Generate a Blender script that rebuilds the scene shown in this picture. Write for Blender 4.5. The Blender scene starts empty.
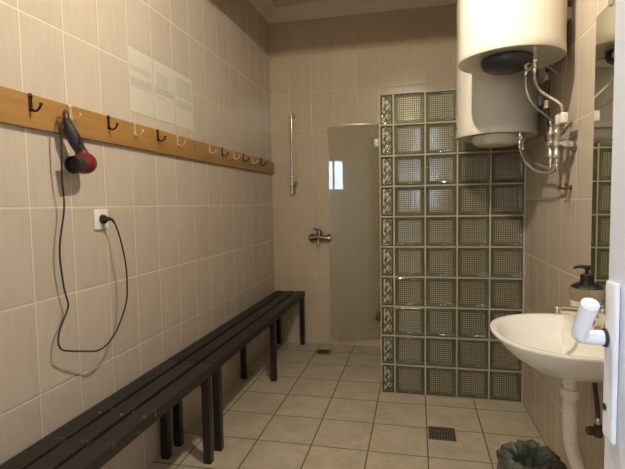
import bpy, bmesh, math, random
from mathutils import Vector, Matrix, Euler
random.seed(7)
S = bpy.context.scene
COL = S.collection
PI = math.pi
V = Vector

# ---------------------------------------------------------------- materials
def new_mat(name):
    m = bpy.data.materials.new(name); m.use_nodes = True
    nt = m.node_tree; nt.nodes.clear()
    out = nt.nodes.new('ShaderNodeOutputMaterial')
    return m, nt, out

def nd(nt, t, **kw):
    n = nt.nodes.new(t)
    for k, v in kw.items(): setattr(n, k, v)
    return n

def mth(nt, op, a, b=None, c=None):
    n = nd(nt, 'ShaderNodeMath', operation=op)
    for i, x in enumerate((a, b, c)):
        if x is None: continue
        if isinstance(x, (int, float)): n.inputs[i].default_value = x
        else: nt.links.new(x, n.inputs[i])
    return n.outputs[0]

def mixc(nt, fac, a, b, blend='MIX'):
    n = nd(nt, 'ShaderNodeMix', data_type='RGBA', blend_type=blend)
    for i, x in ((0, fac), (6, a), (7, b)):
        if isinstance(x, (int, float)): n.inputs[i].default_value = x
        elif isinstance(x, tuple): n.inputs[i].default_value = (*x, 1)
        else: nt.links.new(x, n.inputs[i])
    return n.outputs[2]

def noise(nt, vec, scale, detail=3, rough=.55):
    n = nd(nt, 'ShaderNodeTexNoise'); n.inputs['Scale'].default_value = scale
    n.inputs['Detail'].default_value = detail; n.inputs['Roughness'].default_value = rough
    nt.links.new(vec, n.inputs['Vector']); return n.outputs['Fac']

def mapping(nt, vec, scale=(1, 1, 1)):
    n = nd(nt, 'ShaderNodeMapping'); n.inputs['Scale'].default_value = scale
    nt.links.new(vec, n.inputs['Vector']); return n.outputs[0]

def smooth(nt, x, lo, hi):
    n = nd(nt, 'ShaderNodeMapRange', interpolation_type='SMOOTHSTEP')
    nt.links.new(x, n.inputs[0]); n.inputs[1].default_value = lo; n.inputs[2].default_value = hi
    return n.outputs[0]

def simple(name, col, rough=.4, metal=0., var=.06, vscale=30, bump=0., coat=0., spec=.5, trans=0.):
    m, nt, out = new_mat(name)
    b = nd(nt, 'ShaderNodeBsdfPrincipled'); nt.links.new(b.outputs[0], out.inputs[0])
    tc = nd(nt, 'ShaderNodeTexCoord')
    f = noise(nt, tc.outputs['Object'], vscale)
    c = mixc(nt, f, tuple(x*(1-var) for x in col), tuple(min(1, x*(1+var)) for x in col))
    nt.links.new(c, b.inputs['Base Color'])
    b.inputs['Roughness'].default_value = rough; b.inputs['Metallic'].default_value = metal
    b.inputs['Coat Weight'].default_value = coat; b.inputs['Specular IOR Level'].default_value = spec
    b.inputs['Transmission Weight'].default_value = trans
    if bump:
        bp = nd(nt, 'ShaderNodeBump'); bp.inputs['Strength'].default_value = bump; bp.inputs['Distance'].default_value = .002
        nt.links.new(f, bp.inputs['Height']); nt.links.new(bp.outputs[0], b.inputs['Normal'])
    return m

def tile_mat(name, ua, va, u0, W, v0, H, c1, c2, grout, gw, rough, streak=True):
    m, nt, out = new_mat(name)
    b = nd(nt, 'ShaderNodeBsdfPrincipled'); nt.links.new(b.outputs[0], out.inputs[0])
    tc = nd(nt, 'ShaderNodeTexCoord'); sp = nd(nt, 'ShaderNodeSeparateXYZ'); nt.links.new(tc.outputs['Object'], sp.inputs[0])
    u = mth(nt, 'DIVIDE', mth(nt, 'SUBTRACT', sp.outputs[ua], u0), W)
    v = mth(nt, 'DIVIDE', mth(nt, 'SUBTRACT', sp.outputs[va], v0), H)
    def edge(x, L):
        fr = mth(nt, 'FRACT', x)
        d = mth(nt, 'MULTIPLY', mth(nt, 'MINIMUM', fr, mth(nt, 'SUBTRACT', 1., fr)), L)
        return d
    d = mth(nt, 'MINIMUM', edge(u, W), edge(v, H))
    inside = smooth(nt, d, gw*.35, gw*.75)
    pil = smooth(nt, d, gw*.4, gw*1.6)
    cb = nd(nt, 'ShaderNodeCombineXYZ')
    nt.links.new(mth(nt, 'FLOOR', u), cb.inputs[0]); nt.links.new(mth(nt, 'FLOOR', v), cb.inputs[1])
    wn = nd(nt, 'ShaderNodeTexWhiteNoise', noise_dimensions='3D'); nt.links.new(cb.outputs[0], wn.inputs['Vector'])
    # per tile shifted texture
    off = nd(nt, 'ShaderNodeVectorMath', operation='MULTIPLY_ADD')
    nt.links.new(wn.outputs['Color'], off.inputs[0]); off.inputs[1].default_value = (7, 7, 7); nt.links.new(tc.outputs['Object'], off.inputs[2])
    if streak:
        n1 = noise(nt, mapping(nt, off.outputs[0], (28, 28, 3.0)), 1.6, 4, .6)
        n2 = noise(nt, off.outputs[0], 7, 3)
        n = mth(nt, 'ADD', mth(nt, 'MULTIPLY', n1, .55), mth(nt, 'MULTIPLY', n2, .45))
    else:
        n1 = noise(nt, off.outputs[0], 6, 4, .6); n2 = noise(nt, off.outputs[0], 22, 3)
        n = mth(nt, 'ADD', mth(nt, 'MULTIPLY', n1, .65), mth(nt, 'MULTIPLY', n2, .35))
    n = smooth(nt, n, .28, .72)
    c = mixc(nt, n, c1, c2)
    tv = mth(nt, 'ADD', .97, mth(nt, 'MULTIPLY', wn.outputs['Value'], .06))
    hs = nd(nt, 'ShaderNodeHueSaturation'); nt.links.new(c, hs.inputs['Color']); nt.links.new(tv, hs.inputs['Value'])
    c = mixc(nt, inside, grout, hs.outputs[0])
    nt.links.new(c, b.inputs['Base Color'])
    r = nd(nt, 'ShaderNodeMapRange'); nt.links.new(inside, r.inputs[0]); r.inputs[3].default_value = .7; r.inputs[4].default_value = rough
    rr = mth(nt, 'ADD', r.outputs[0], mth(nt, 'MULTIPLY', n2, .06))
    nt.links.new(rr, b.inputs['Roughness'])
    bp = nd(nt, 'ShaderNodeBump'); bp.inputs['Strength'].default_value = .6; bp.inputs['Distance'].default_value = .0018
    hgt = mth(nt, 'ADD', pil, mth(nt, 'MULTIPLY', n2, .12))
    nt.links.new(hgt, bp.inputs['Height']); nt.links.new(bp.outputs[0], b.inputs['Normal'])
    return m

def wood_mat(name, c1, c2, axis_scale, rough=.35):
    m, nt, out = new_mat(name)
    b = nd(nt, 'ShaderNodeBsdfPrincipled'); nt.links.new(b.outputs[0], out.inputs[0])
    tc = nd(nt, 'ShaderNodeTexCoord')
    n1 = noise(nt, mapping(nt, tc.outputs['Object'], axis_scale), 1.5, 5, .65)
    n2 = noise(nt, tc.outputs['Object'], 3.5, 2)
    f = smooth(nt, mth(nt, 'ADD', mth(nt, 'MULTIPLY', n1, .7), mth(nt, 'MULTIPLY', n2, .3)), .3, .7)
    nt.links.new(mixc(nt, f, c1, c2), b.inputs['Base Color'])
    b.inputs['Roughness'].default_value = rough
    return m

def bench_mat(name):
    m, nt, out = new_mat(name)
    b = nd(nt, 'ShaderNodeBsdfPrincipled'); nt.links.new(b.outputs[0], out.inputs[0])
    tc = nd(nt, 'ShaderNodeTexCoord'); o = tc.outputs['Object']
    g = noise(nt, mapping(nt, o, (30, 2, 30)), 1.4, 4, .6)
    c = mixc(nt, g, (.008, .006, .0055), (.018, .014, .012))
    chips = smooth(nt, noise(nt, o, 34, 4, .7), .635, .67)
    zone = smooth(nt, noise(nt, mapping(nt, o, (1, 1, 1)), 3.1, 1), .50, .62)
    c = mixc(nt, mth(nt, 'MULTIPLY', chips, zone), c, (.30, .24, .18))
    nt.links.new(c, b.inputs['Base Color']); 
    r = mth(nt, 'ADD', .45, mth(nt, 'MULTIPLY', g, .2)); nt.links.new(r, b.inputs['Roughness'])
    bp = nd(nt, 'ShaderNodeBump'); bp.inputs['Strength'].default_value = .25; bp.inputs['Distance'].default_value = .001
    nt.links.new(g, bp.inputs['Height']); nt.links.new(bp.outputs[0], b.inputs['Normal'])
    return m

def glass_mat(name, tint, body, kbody, rough=.03, bump=None, grid=None, sparkle=None):
    """thin architectural glass: tinted see-through + a little cloudy body + fresnel reflection"""
    m, nt, out = new_mat(name)
    tc = nd(nt, 'ShaderNodeTexCoord'); o = tc.outputs['Object']
    tr = nd(nt, 'ShaderNodeBsdfTransparent'); df = nd(nt, 'ShaderNodeBsdfDiffuse'); gl = nd(nt, 'ShaderNodeBsdfGlossy')
    tr.inputs[0].default_value = (*tint, 1); df.inputs[0].default_value = (*body, 1)
    gl.inputs['Roughness'].default_value = rough; gl.inputs['Color'].default_value = (1, 1, 1, 1)
    fr = nd(nt, 'ShaderNodeFresnel'); fr.inputs[0].default_value = 1.5
    m1 = nd(nt, 'ShaderNodeMixShader'); m1.inputs[0].default_value = kbody
    nt.links.new(tr.outputs[0], m1.inputs[1]); nt.links.new(df.outputs[0], m1.inputs[2])
    m2 = nd(nt, 'ShaderNodeMixShader'); nt.links.new(m1.outputs[0], m2.inputs[1]); nt.links.new(gl.outputs[0], m2.inputs[2])
    geo = nd(nt, 'ShaderNodeNewGeometry')
    fac = mth(nt, 'MULTIPLY', fr.outputs[0], mth(nt, 'SUBTRACT', 1., geo.outputs['Backfacing']))
    h = None
    if grid:
        sp = nd(nt, 'ShaderNodeSeparateXYZ'); nt.links.new(o, sp.inputs[0])
        def line(x):
            f = mth(nt, 'FRACT', mth(nt, 'DIVIDE', mth(nt, 'ADD', x, 1.0), grid))
            return mth(nt, 'ABSOLUTE', mth(nt, 'SUBTRACT', f, .5))
        lx, lz = line(sp.outputs[0]), line(sp.outputs[2])
        h = mth(nt, 'ADD', lx, lz)
        ln = smooth(nt, mth(nt, 'MAXIMUM', lx, lz), .22, .42)
        nt.links.new(mixc(nt, ln, tint, tuple(x*.30 for x in tint)), tr.inputs[0])
        nt.links.new(mixc(nt, ln, body, tuple(x*.22 for x in body)), df.inputs[0])
    if bump:
        h = noise(nt, o, bump[0], 2)
    if sparkle:  # sparkle of wavy glass painted as light and dark patches in body and tint
        q = smooth(nt, noise(nt, mapping(nt, o, (1, 1, .62)), sparkle, 3, .7), .40, .60)
        nt.links.new(mixc(nt, q, tuple(x*.18 for x in body), tuple(min(1, x*2.3) for x in body)), df.inputs[0])
        nt.links.new(mixc(nt, q, tuple(x*.55 for x in tint), tint), tr.inputs[0])
    if h is not None:
        bp = nd(nt, 'ShaderNodeBump'); bp.inputs['Strength'].default_value = bump[1] if bump else .5
        bp.inputs['Distance'].default_value = .01 if bump else .0011
        nt.links.new(h, bp.inputs['Height']); nt.links.new(bp.outputs[0], gl.inputs['Normal']); nt.links.new(bp.outputs[0], fr.inputs['Normal'])
    nt.links.new(fac, m2.inputs[0]); nt.links.new(m2.outputs[0], out.inputs[0])
    return m

def emis(name, col, k):
    m, nt, out = new_mat(name)
    e = nd(nt, 'ShaderNodeEmission'); e.inputs[0].default_value = (*col, 1); e.inputs[1].default_value = k
    nt.links.new(e.outputs[0], out.inputs[0]); return m

TW, TH, TZ = .2012, .3326, 1.2967
C1, C2, GR = (.505, .432, .352), (.565, .487, .400), (.68, .605, .505)
M = {}
M['wl'] = tile_mat('wall_tile_left', 1, 2, 1.1396, TW, TZ, TH, C1, C2, GR, .0045, .16)
M['wb'] = tile_mat('wall_tile_back', 0, 2, .187, .202, TZ, TH, (.50, .405, .285), (.57, .468, .335), (.585, .485, .35), .0034, .16)  # same tile as the other walls, with warm bounced light put into its colour
M['wr'] = tile_mat('wall_tile_right', 1, 2, 2.791, .206, TZ, TH, C1, C2, (.64, .565, .47), .0040, .16)
M['floor'] = tile_mat('floor_tile', 0, 1, .4459, .3048, 2.6376, .3094, (.40, .345, .25), (.58, .51, .385), (.11, .08, .05), .006, .34, False)
M['plaster'] = simple('ceiling_paint', (.62, .55, .46), .9, vscale=6)
M['paint'] = simple('corridor_paint', (.62, .58, .52), .8, vscale=4)
M['cornice'] = simple('cornice_paint', (.72, .66, .56), .7, vscale=6)
M['door'] = simple('door_paint', (.80, .83, .93), .35, var=.02, vscale=3)
M['whiteplastic'] = simple('white_plastic', (.86, .87, .92), .28, var=.01)
M['socket'] = simple('socket_plastic', (.82, .80, .76), .3, var=.01)
M['rail'] = wood_mat('honey_pine', (.27, .135, .038), (.39, .215, .072), (18, 1.2, 22), .3)
M['hookdark'] = simple('dark_bronze', (.035, .022, .016), .35, .6)
M['hooklight'] = simple('worn_brass', (.66, .55, .38), .3, .45)
M['screw'] = simple('hole_dark', (.05, .03, .02), .6)
M['bench'] = bench_mat('dark_painted_wood')
M['steel'] = simple('dark_painted_steel', (.016, .013, .013), .38)
M['chrome'] = simple('chrome', (.74, .70, .64), .14, 1., var=.03)
M['agedchrome'] = simple('aged_chrome', (.40, .34, .27), .2, 1., var=.05)
M['dullmetal'] = simple('dull_metal', (.50, .45, .38), .32, .9)
M['brass'] = simple('tarnished_brass', (.17, .11, .055), .4, .8)
M['heater'] = simple('cream_enamel', (.68, .64, .545), .28, var=.01, vscale=4, coat=.2)
M['heaterlow'] = simple('cream_plastic', (.66, .62, .53), .35, var=.02)
M['darkplastic'] = simple('charcoal_plastic', (.024, .024, .027), .42)
M['black'] = simple('black_plastic', (.012, .011, .011), .3)
M['cord'] = simple('black_rubber', (.016, .012, .012), .45)
M['red'] = simple('dark_red_plastic', (.15, .011, .012), .3, var=.05)
M['ceramic'] = simple('white_ceramic', (.90, .885, .84), .09, var=.015, vscale=4, coat=.5)
M['pvc'] = simple('white_pvc', (.78, .73, .64), .4)
M['hose'] = simple('braided_hose', (.42, .38, .31), .36, .5, var=.3, vscale=220)
M['hosedark'] = simple('brown_hose', (.10, .07, .05), .45, .4, var=.3, vscale=150)
M['grate'] = simple('dark_grate', (.13, .105, .08), .5, .3)
M['drain'] = simple('drain_frame', (.26, .21, .15), .4, .5)
M['hole'] = simple('drain_hole', (.025, .02, .015), .8)
M['mortar'] = simple('block_mortar', (.40, .365, .26), .75, vscale=60)
M['blockface'] = glass_mat('glass_block_face', (.86, .85, .74), (.66, .60, .42), .44, .085, None, .0136)
M['blockrim'] = glass_mat('glass_block_rim', (.60, .59, .45), (.22, .205, .135), .38, .08, (26, .35))  # dark refraction band of the hollow block put into the tint
M['blockwavy'] = glass_mat('glass_block_wavy', (.80, .79, .66), (.36, .34, .26), .50, .04, (38, 1.6), None, 52)
M['shower'] = glass_mat('shower_glass', (.95, .95, .87), (.50, .43, .29), .40, .012)
M['clear'] = glass_mat('clear_plastic', (.90, .89, .82), (.5, .48, .4), .06, .12)
M['pane'] = glass_mat('window_glass', (.97, .98, .98), (.5, .5, .5), .01, .02)
M['label'] = simple('cream_label', (.75, .68, .52), .6)
M['bin'] = simple('dark_green_plastic', (.03, .05, .035), .4)
M['bulb'] = emis('lamp_glow', (1.0, .895, .715), 8900.0)

def mirror_mat():
    m, nt, out = new_mat('mirror_silver')
    b = nd(nt, 'ShaderNodeBsdfPrincipled'); nt.links.new(b.outputs[0], out.inputs[0])
    b.inputs['Base Color'].default_value = (.80, .83, .76, 1); b.inputs['Metallic'].default_value = 1; b.inputs['Roughness'].default_value = .015
    return m
M['mirror'] = mirror_mat()

def bag_mat():
    m, nt, out = new_mat('bin_bag_plastic')
    tc = nd(nt, 'ShaderNodeTexCoord'); o = tc.outputs['Object']
    f = noise(nt, o, 9, 4)
    b = nd(nt, 'ShaderNodeBsdfPrincipled')
    nt.links.new(mixc(nt, smooth(nt, f, .3, .7), (.055, .070, .045), (.15, .15, .13)), b.inputs['Base Color'])
    b.inputs['Roughness'].default_value = .22
    t = nd(nt, 'ShaderNodeBsdfTransparent'); t.inputs[0].default_value = (.80, .84, .78, 1)
    mx = nd(nt, 'ShaderNodeMixShader'); mx.inputs[0].default_value = .80
    nt.links.new(t.outputs[0], mx.inputs[1]); nt.links.new(b.outputs[0], mx.inputs[2]); nt.links.new(mx.outputs[0], out.inputs[0])
    return m
M['bag'] = bag_mat()

def paper_mat(name, seed, bands):
    """sheet with rows of grey, illegible print; u = object y, v = object z"""
    m, nt, out = new_mat(name)
    b = nd(nt, 'ShaderNodeBsdfPrincipled'); nt.links.new(b.outputs[0], out.inputs[0])
    tc = nd(nt, 'ShaderNodeTexCoord'); sp = nd(nt, 'ShaderNodeSeparateXYZ'); nt.links.new(tc.outputs['Object'], sp.inputs[0])
    y, z = sp.outputs[1], sp.outputs[2]
    row = mth(nt, 'FRACT', mth(nt, 'DIVIDE', z, .0085))
    rowm = smooth(nt, mth(nt, 'ABSOLUTE', mth(nt, 'SUBTRACT', row, .5)),   .34, .26)
    mp = nd(nt, 'ShaderNodeMapping'); mp.inputs['Scale'].default_value = (1, 300, 118); mp.inputs['Location'].default_value = (seed, seed*3, seed*5)
    nt.links.new(tc.outputs['Object'], mp.inputs['Vector'])
    ink = smooth(nt, noise(nt, mp.outputs[0], 1, 2, .6), .38, .46)
    tot = None
    for (z0, z1, y0, y1, k) in bands:
        a = mth(nt, 'MULTIPLY', mth(nt, 'GREATER_THAN', z, z0), mth(nt, 'LESS_THAN', z, z1))
        c = mth(nt, 'MULTIPLY', mth(nt, 'GREATER_THAN', y, y0), mth(nt, 'LESS_THAN', y, y1))
        q = mth(nt, 'MULTIPLY', mth(nt, 'MULTIPLY', a, c), k)
        tot = q if tot is None else mth(nt, 'MAXIMUM', tot, q)
    f = mth(nt, 'MULTIPLY', mth(nt, 'MULTIPLY', rowm, ink), tot)
    nt.links.new(mixc(nt, f, (.60, .565, .475), (.29, .27, .23)), b.inputs['Base Color'])
    b.inputs['Roughness'].default_value = .32; b.inputs['Coat Weight'].default_value = .3
    return m

# ---------------------------------------------------------------- mesh helpers
def BM(): return bmesh.new()

def box(bm, lo, hi, bev=0., seg=2):
    r = bmesh.ops.create_cube(bm, size=1)
    vs = r['verts']
    for v in vs:
        v.co = V([lo[i] + (v.co[i]+.5)*(hi[i]-lo[i]) for i in range(3)])
    if bev:
        es = list({e for v in vs for e in v.link_edges})
        bmesh.ops.bevel(bm, geom=es, offset=bev, segments=seg, profile=.6, affect='EDGES')
    return bm

def catmull(pts, n=8):
    P = [V(p) for p in pts]; P = [P[0]*2-P[1]] + P + [P[-1]*2-P[-2]]
    out = []
    for i in range(1, len(P)-2):
        a, b, c, d = P[i-1:i+3]
        for k in range(n):
            t = k/n
            out.append(.5*((2*b)+(c-a)*t+(2*a-5*b+4*c-d)*t*t+(3*b-a-3*c+d)*t**3))
    out.append(P[-2]); return out

def tube(bm, pts, rad, seg=10, cap=True):
    """swept round tube; rad is a number or one per point"""
    P = [V(p) for p in pts]; n = len(P)
    R = [rad]*n if isinstance(rad, (int, float)) else list(rad)
    t0 = (P[1]-P[0]).normalized()
    up = V((0, 0, 1)) if abs(t0.z) < .9 else V((1, 0, 0))
    nrm = (up - t0*up.dot(t0)).normalized(); rings = []
    for i in range(n):
        t = (P[min(i+1, n-1)]-P[max(i-1, 0)]).normalized()
        nrm = (nrm - t*nrm.dot(t)).normalized(); bi = t.cross(nrm)
        rings.append([bm.verts.new(P[i]+(nrm*math.cos(2*PI*k/seg)+bi*math.sin(2*PI*k/seg))*R[i]) for k in range(seg)])
    for a, b in zip(rings, rings[1:]):
        for k in range(seg): bm.faces.new((a[k], a[(k+1) % seg], b[(k+1) % seg], b[k]))
    if cap:
        bm.faces.new(rings[0][::-1]); bm.faces.new(rings[-1])
    return bm

def lathe(bm, prof, center=(0, 0, 0), axis='z', seg=32, sx=1., sy=1., d=None):
    """prof: list of (radius, height); closed at both ends"""
    c = V(center)
    if d is not None: rot = V((0, 0, 1)).rotation_difference(V(d).normalized()).to_matrix()
    else: rot = {'z': Matrix.Identity(3), 'x': Matrix.Rotation(PI/2, 3, 'Y'), 'y': Matrix.Rotation(-PI/2, 3, 'X')}[axis]
    rings = []
    for r, h in prof:
        if r <= 1e-6: rings.append([bm.verts.new(c + rot @ V((0, 0, h)))])
        else: rings.append([bm.verts.new(c + rot @ V((r*sx*math.cos(2*PI*k/seg), r*sy*math.sin(2*PI*k/seg), h))) for k in range(seg)])
    for a, b in zip(rings, rings[1:]):
        for k in range(seg):
            k2 = (k+1) % seg
            if len(a) == 1 and len(b) == 1: continue
            if len(a) == 1: bm.faces.new((a[0], b[k2], b[k]))
            elif len(b) == 1: bm.faces.new((a[k], a[k2], b[0]))
            else: bm.faces.new((a[k], a[k2], b[k2], b[k]))
    if len(rings[0]) > 1: bm.faces.new(rings[0][::-1])
    if len(rings[-1]) > 1: bm.faces.new(rings[-1])
    return bm

def obj(name, bm, mat, parent=None, base=(0, 0, 0), smooth_=True, label=None):
    """link bm (world coordinates) as ONE mesh object; vertices are stored relative to base"""
    bmesh.ops.recalc_face_normals(bm, faces=bm.faces)
    bmesh.ops.translate(bm, verts=bm.verts, vec=-V(base))
    me = bpy.data.meshes.new(name); bm.to_mesh(me); bm.free()
    mats = mat if isinstance(mat, list) else [mat]
    for x in mats: me.materials.append(M[x] if isinstance(x, str) else x)
    if smooth_:
        me.polygons.foreach_set('use_smooth', [True]*len(me.polygons))
        me.set_sharp_from_angle(angle=math.radians(38))
    o = bpy.data.objects.new(name, me); COL.objects.link(o)
    if parent is not None: o.parent = parent
    else: o.location = base
    if label: o['label'] = label
    return o

def tag(o, label, cat, group=None):
    o['label'] = label; o['category'] = cat
    if group: o['group'] = group
    return o

def thing(name, base, label, cat, group=None):
    o = bpy.data.objects.new(name, None); COL.objects.link(o); o.location = base
    o.empty_display_size = .05
    return tag(o, label, cat, group)

def struct(name, bm, mat, parent=None, base=(0, 0, 0), smooth_=False):
    o = obj(name, bm, mat, parent, base, smooth_)
    if parent is None: o['kind'] = 'structure'
    return o

def dup(o, loc, parent=None, rot=None):
    c = o.copy(); COL.objects.link(c); c.location = loc
    if parent is not None: c.parent = parent
    if rot: c.rotation_euler = rot
    return c

def dup_tree(root, loc):
    r = root.copy(); COL.objects.link(r); r.location = loc
    for ch in [x for x in COL.objects if x.parent == root]:
        c = ch.copy(); COL.objects.link(c); c.parent = r
        for g in [x for x in COL.objects if x.parent == ch]:
            d = g.copy(); COL.objects.link(d); d.parent = c
    return r

# ---------------------------------------------------------------- the room
XR, YB, ZC = 1.97, 4.112, 3.04
YG = 3.086
YC = -1.60                     # far wall of the corridor behind the doorway
struct('floor', box(BM(), (-.1, YC-.1, -.1), (2.6, YB+.1, 0)), 'floor')
struct('wall_left', box(BM(), (-.1, -.12, 0), (0, YB, 3.1)), 'wl')
struct('wall_back', box(BM(), (-.1, YB, 0), (XR+.1, YB+.1, 3.1)), 'wb')
struct('wall_right', box(BM(), (XR, -.12, 0), (XR+.1, YB, 3.1)), 'wr')
b = BM(); box(b, (-.1, -.12, ZC), (XR+.1, YB+.1, 3.14)); box(b, (0, 0, 2.585), (XR, 2.05, ZC))   # added unseen low front part; its edge keeps lamp light off the upper back wall
struct('ceiling', b, 'plaster')
def cornice(p, q, inward):
    """cove moulding along p-q"""
    b = BM(); prof = [(0, 0), (0, -.11), (.012, -.11), (.02, -.092), (.035, -.078), (.052, -.05), (.078, -.026), (.092, -.012), (.105, -.012), (.105, 0)]
    P, Q, I = V(p), V(q), V(inward)
    A = [b.verts.new(P+I*x+V((0, 0, z))) for x, z in prof]; B = [b.verts.new(Q+I*x+V((0, 0, z))) for x, z in prof]
    for k in range(len(prof)):
        k2 = (k+1) % len(prof); b.faces.new((A[k], A[k2], B[k2], B[k]))
    b.faces.new(A); b.faces.new(B[::-1]); return b
struct('trim_1', cornice((0, YB, ZC), (XR, YB, ZC), (0, -1, 0)), 'cornice')
struct('trim_2', cornice((0, 2.05, ZC), (0, YB, ZC), (1, 0, 0)), 'cornice')
struct('trim_3', cornice((XR, 2.05, ZC), (XR, YB, ZC), (-1, 0, 0)), 'cornice')
# front wall with the doorway the picture is taken from
DX0, DX1, DH = .74, 1.64, 2.07
b = BM(); box(b, (0, -.12, 0), (DX0, 0, ZC)); box(b, (DX1, -.12, 0), (XR, 0, ZC)); box(b, (DX0, -.12, DH), (DX1, 0, ZC))
struct('wall_front', b, 'paint')
b = BM(); box(b, (DX0, -.14, 0), (DX0+.03, .0, DH)); box(b, (DX1-.004, -.14, 0), (DX1+.05, -.121, DH)); box(b, (DX0, -.14, DH-.03), (DX1, .0, DH))
struct('trim_4', b, 'door')
# corridor behind the camera with a daylight window
WX0, WX1, WZ0, WZ1 = .84, 1.32, 1.55, 2.27
W2Y0, W2Y1, W2Z0, W2Z1 = -1.45, -.35, .95, 2.15
b = BM(); box(b, (-.1, YC, 0), (0, -.12, W2Z0)); box(b, (-.1, YC, W2Z1), (0, -.12, 2.7)); box(b, (-.1, YC, W2Z0), (0, W2Y0, W2Z1)); box(b, (-.1, W2Y1, W2Z0), (0, -.12, W2Z1))
struct('wall_corridor_left', b, 'paint')
b = BM()
for y in (W2Y0, .5*(W2Y0+W2Y1)-.025, W2Y1-.05): box(b, (-.07, y, W2Z0), (-.02, y+.05, W2Z1), .004)
for z in (W2Z0, W2Z1-.05): box(b, (-.07, W2Y0+.05, z), (-.02, W2Y1-.05, z+.05), .004)
added_win = struct('added_window', b, 'door')  # added window out of view, throws cool daylight on the open door
obj('window_pane', box(BM(), (-.05, W2Y0+.04, W2Z0+.04), (-.044, W2Y1-.04, W2Z1-.04)), 'pane', added_win, smooth_=False)
obj('window_sill', box(BM(), (.001, W2Y0-.05, W2Z0-.03), (.08, W2Y1+.05, W2Z0), .004), 'door', added_win)
struct('wall_corridor_right', box(BM(), (2.5, YC, 0), (2.6, -.12, 2.7)), 'paint')
struct('wall_corridor_near', box(BM(), (XR+.1, -.12, 0), (2.6, -.02, 2.7)), 'paint')
b = BM(); y0, y1 = YC-.1, YC
box(b, (-.1, y0, 0), (2.6, y1, WZ0)); box(b, (-.1, y0, WZ1), (2.6, y1, 2.7)); box(b, (-.1, y0, WZ0), (WX0, y1, WZ1)); box(b, (WX1, y0, WZ0), (2.6, y1, WZ1))
struct('wall_corridor_back', b, 'paint')
struct('ceiling_corridor', box(BM(), (-.1, YC-.1, 2.7), (2.6, -.12, 2.8)), 'plaster')
b = BM()
for x in (WX0, .5*(WX0+WX1)-.022, WX1-.045): box(b, (x, YC-.07, WZ0), (x+.045, YC-.02, WZ1), .004)
for z in (WZ0, WZ1-.045): box(b, (WX0+.045, YC-.07, z), (WX1-.045, YC-.02, z+.045), .004)
win = struct('window_1', b, 'door')
obj('window_pane', box(BM(), (WX0+.04, YC-.05, WZ0+.04), (WX1-.04, YC-.044, WZ1-.04)), 'pane', win, smooth_=False)
obj('window_sill', box(BM(), (WX0-.05, YC+.001, WZ0-.03), (WX1+.05, YC+.08, WZ0), .004), 'door', win)

# ---------------------------------------------------------------- the white door, swung open against the right side
FX, DY0, DY1 = 1.604, .012, .816
d = struct('door_1', box(BM(), (FX, DY0, .012), (FX+.04, DY1, 2.045), .003), 'door', smooth_=True)
hz = 1.075
plate = obj('door_handle_plate', box(BM(), (FX-.008, DY1-.050, .915), (FX, DY1-.010, 1.166), .006, 4), 'whiteplastic', d)
b = BM()
pts = [(FX-.004, .796, hz), (FX-.028, .796, hz), (FX-.040, .795, hz+.001), (FX-.0470, .791, hz+.006), (FX-.049, .784, hz+.014), (FX-.049, .763, hz+.040), (FX-.0485, .744, hz+.066)]
pp = catmull(pts, 6); tube(b, pp, [.0118 + .0012*max(0, i/len(pp)-.3) for i in range(len(pp))], 18)
bmesh.ops.bevel(b, geom=[e for e in b.edges if len(e.link_faces) == 2 and max(len(f.verts) for f in e.link_faces) > 8], offset=.003, segments=3, affect='EDGES')
lev = obj('door_handle', b, 'whiteplastic', d)
obj('handle_ring', lathe(BM(), [(.0125, 0), (.0148, .001), (.0148, .004), (.0125, .005)], (FX-.013, .796, hz), d=(1, 0, 0)), 'darkplastic', d, label='dark ring around the handle neck')
b = BM(); box(b, (FX+.008, DY1-.001, .925), (FX+.032, DY1+.002, 1.10)); box(b, (FX+.006, DY1, .975), (FX+.022, DY1+.013, 1.0), .003)
obj('latch', b, 'dullmetal', d, label='metal latch plate in the door edge')
b = BM(); lathe(b, [(.0055, 0), (.0055, .002)], (FX-.0085, .792, .965), d=(-1, 0, 0), seg=14)
obj('keyhole', b, 'hole', plate)
b = BM()
for z in (.25, 1.05, 1.85): tube(b, [(FX+.02, .004, z-.05), (FX+.02, .004, z+.05)], .007, 10)
obj('hinge', b, 'dullmetal', d)

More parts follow.
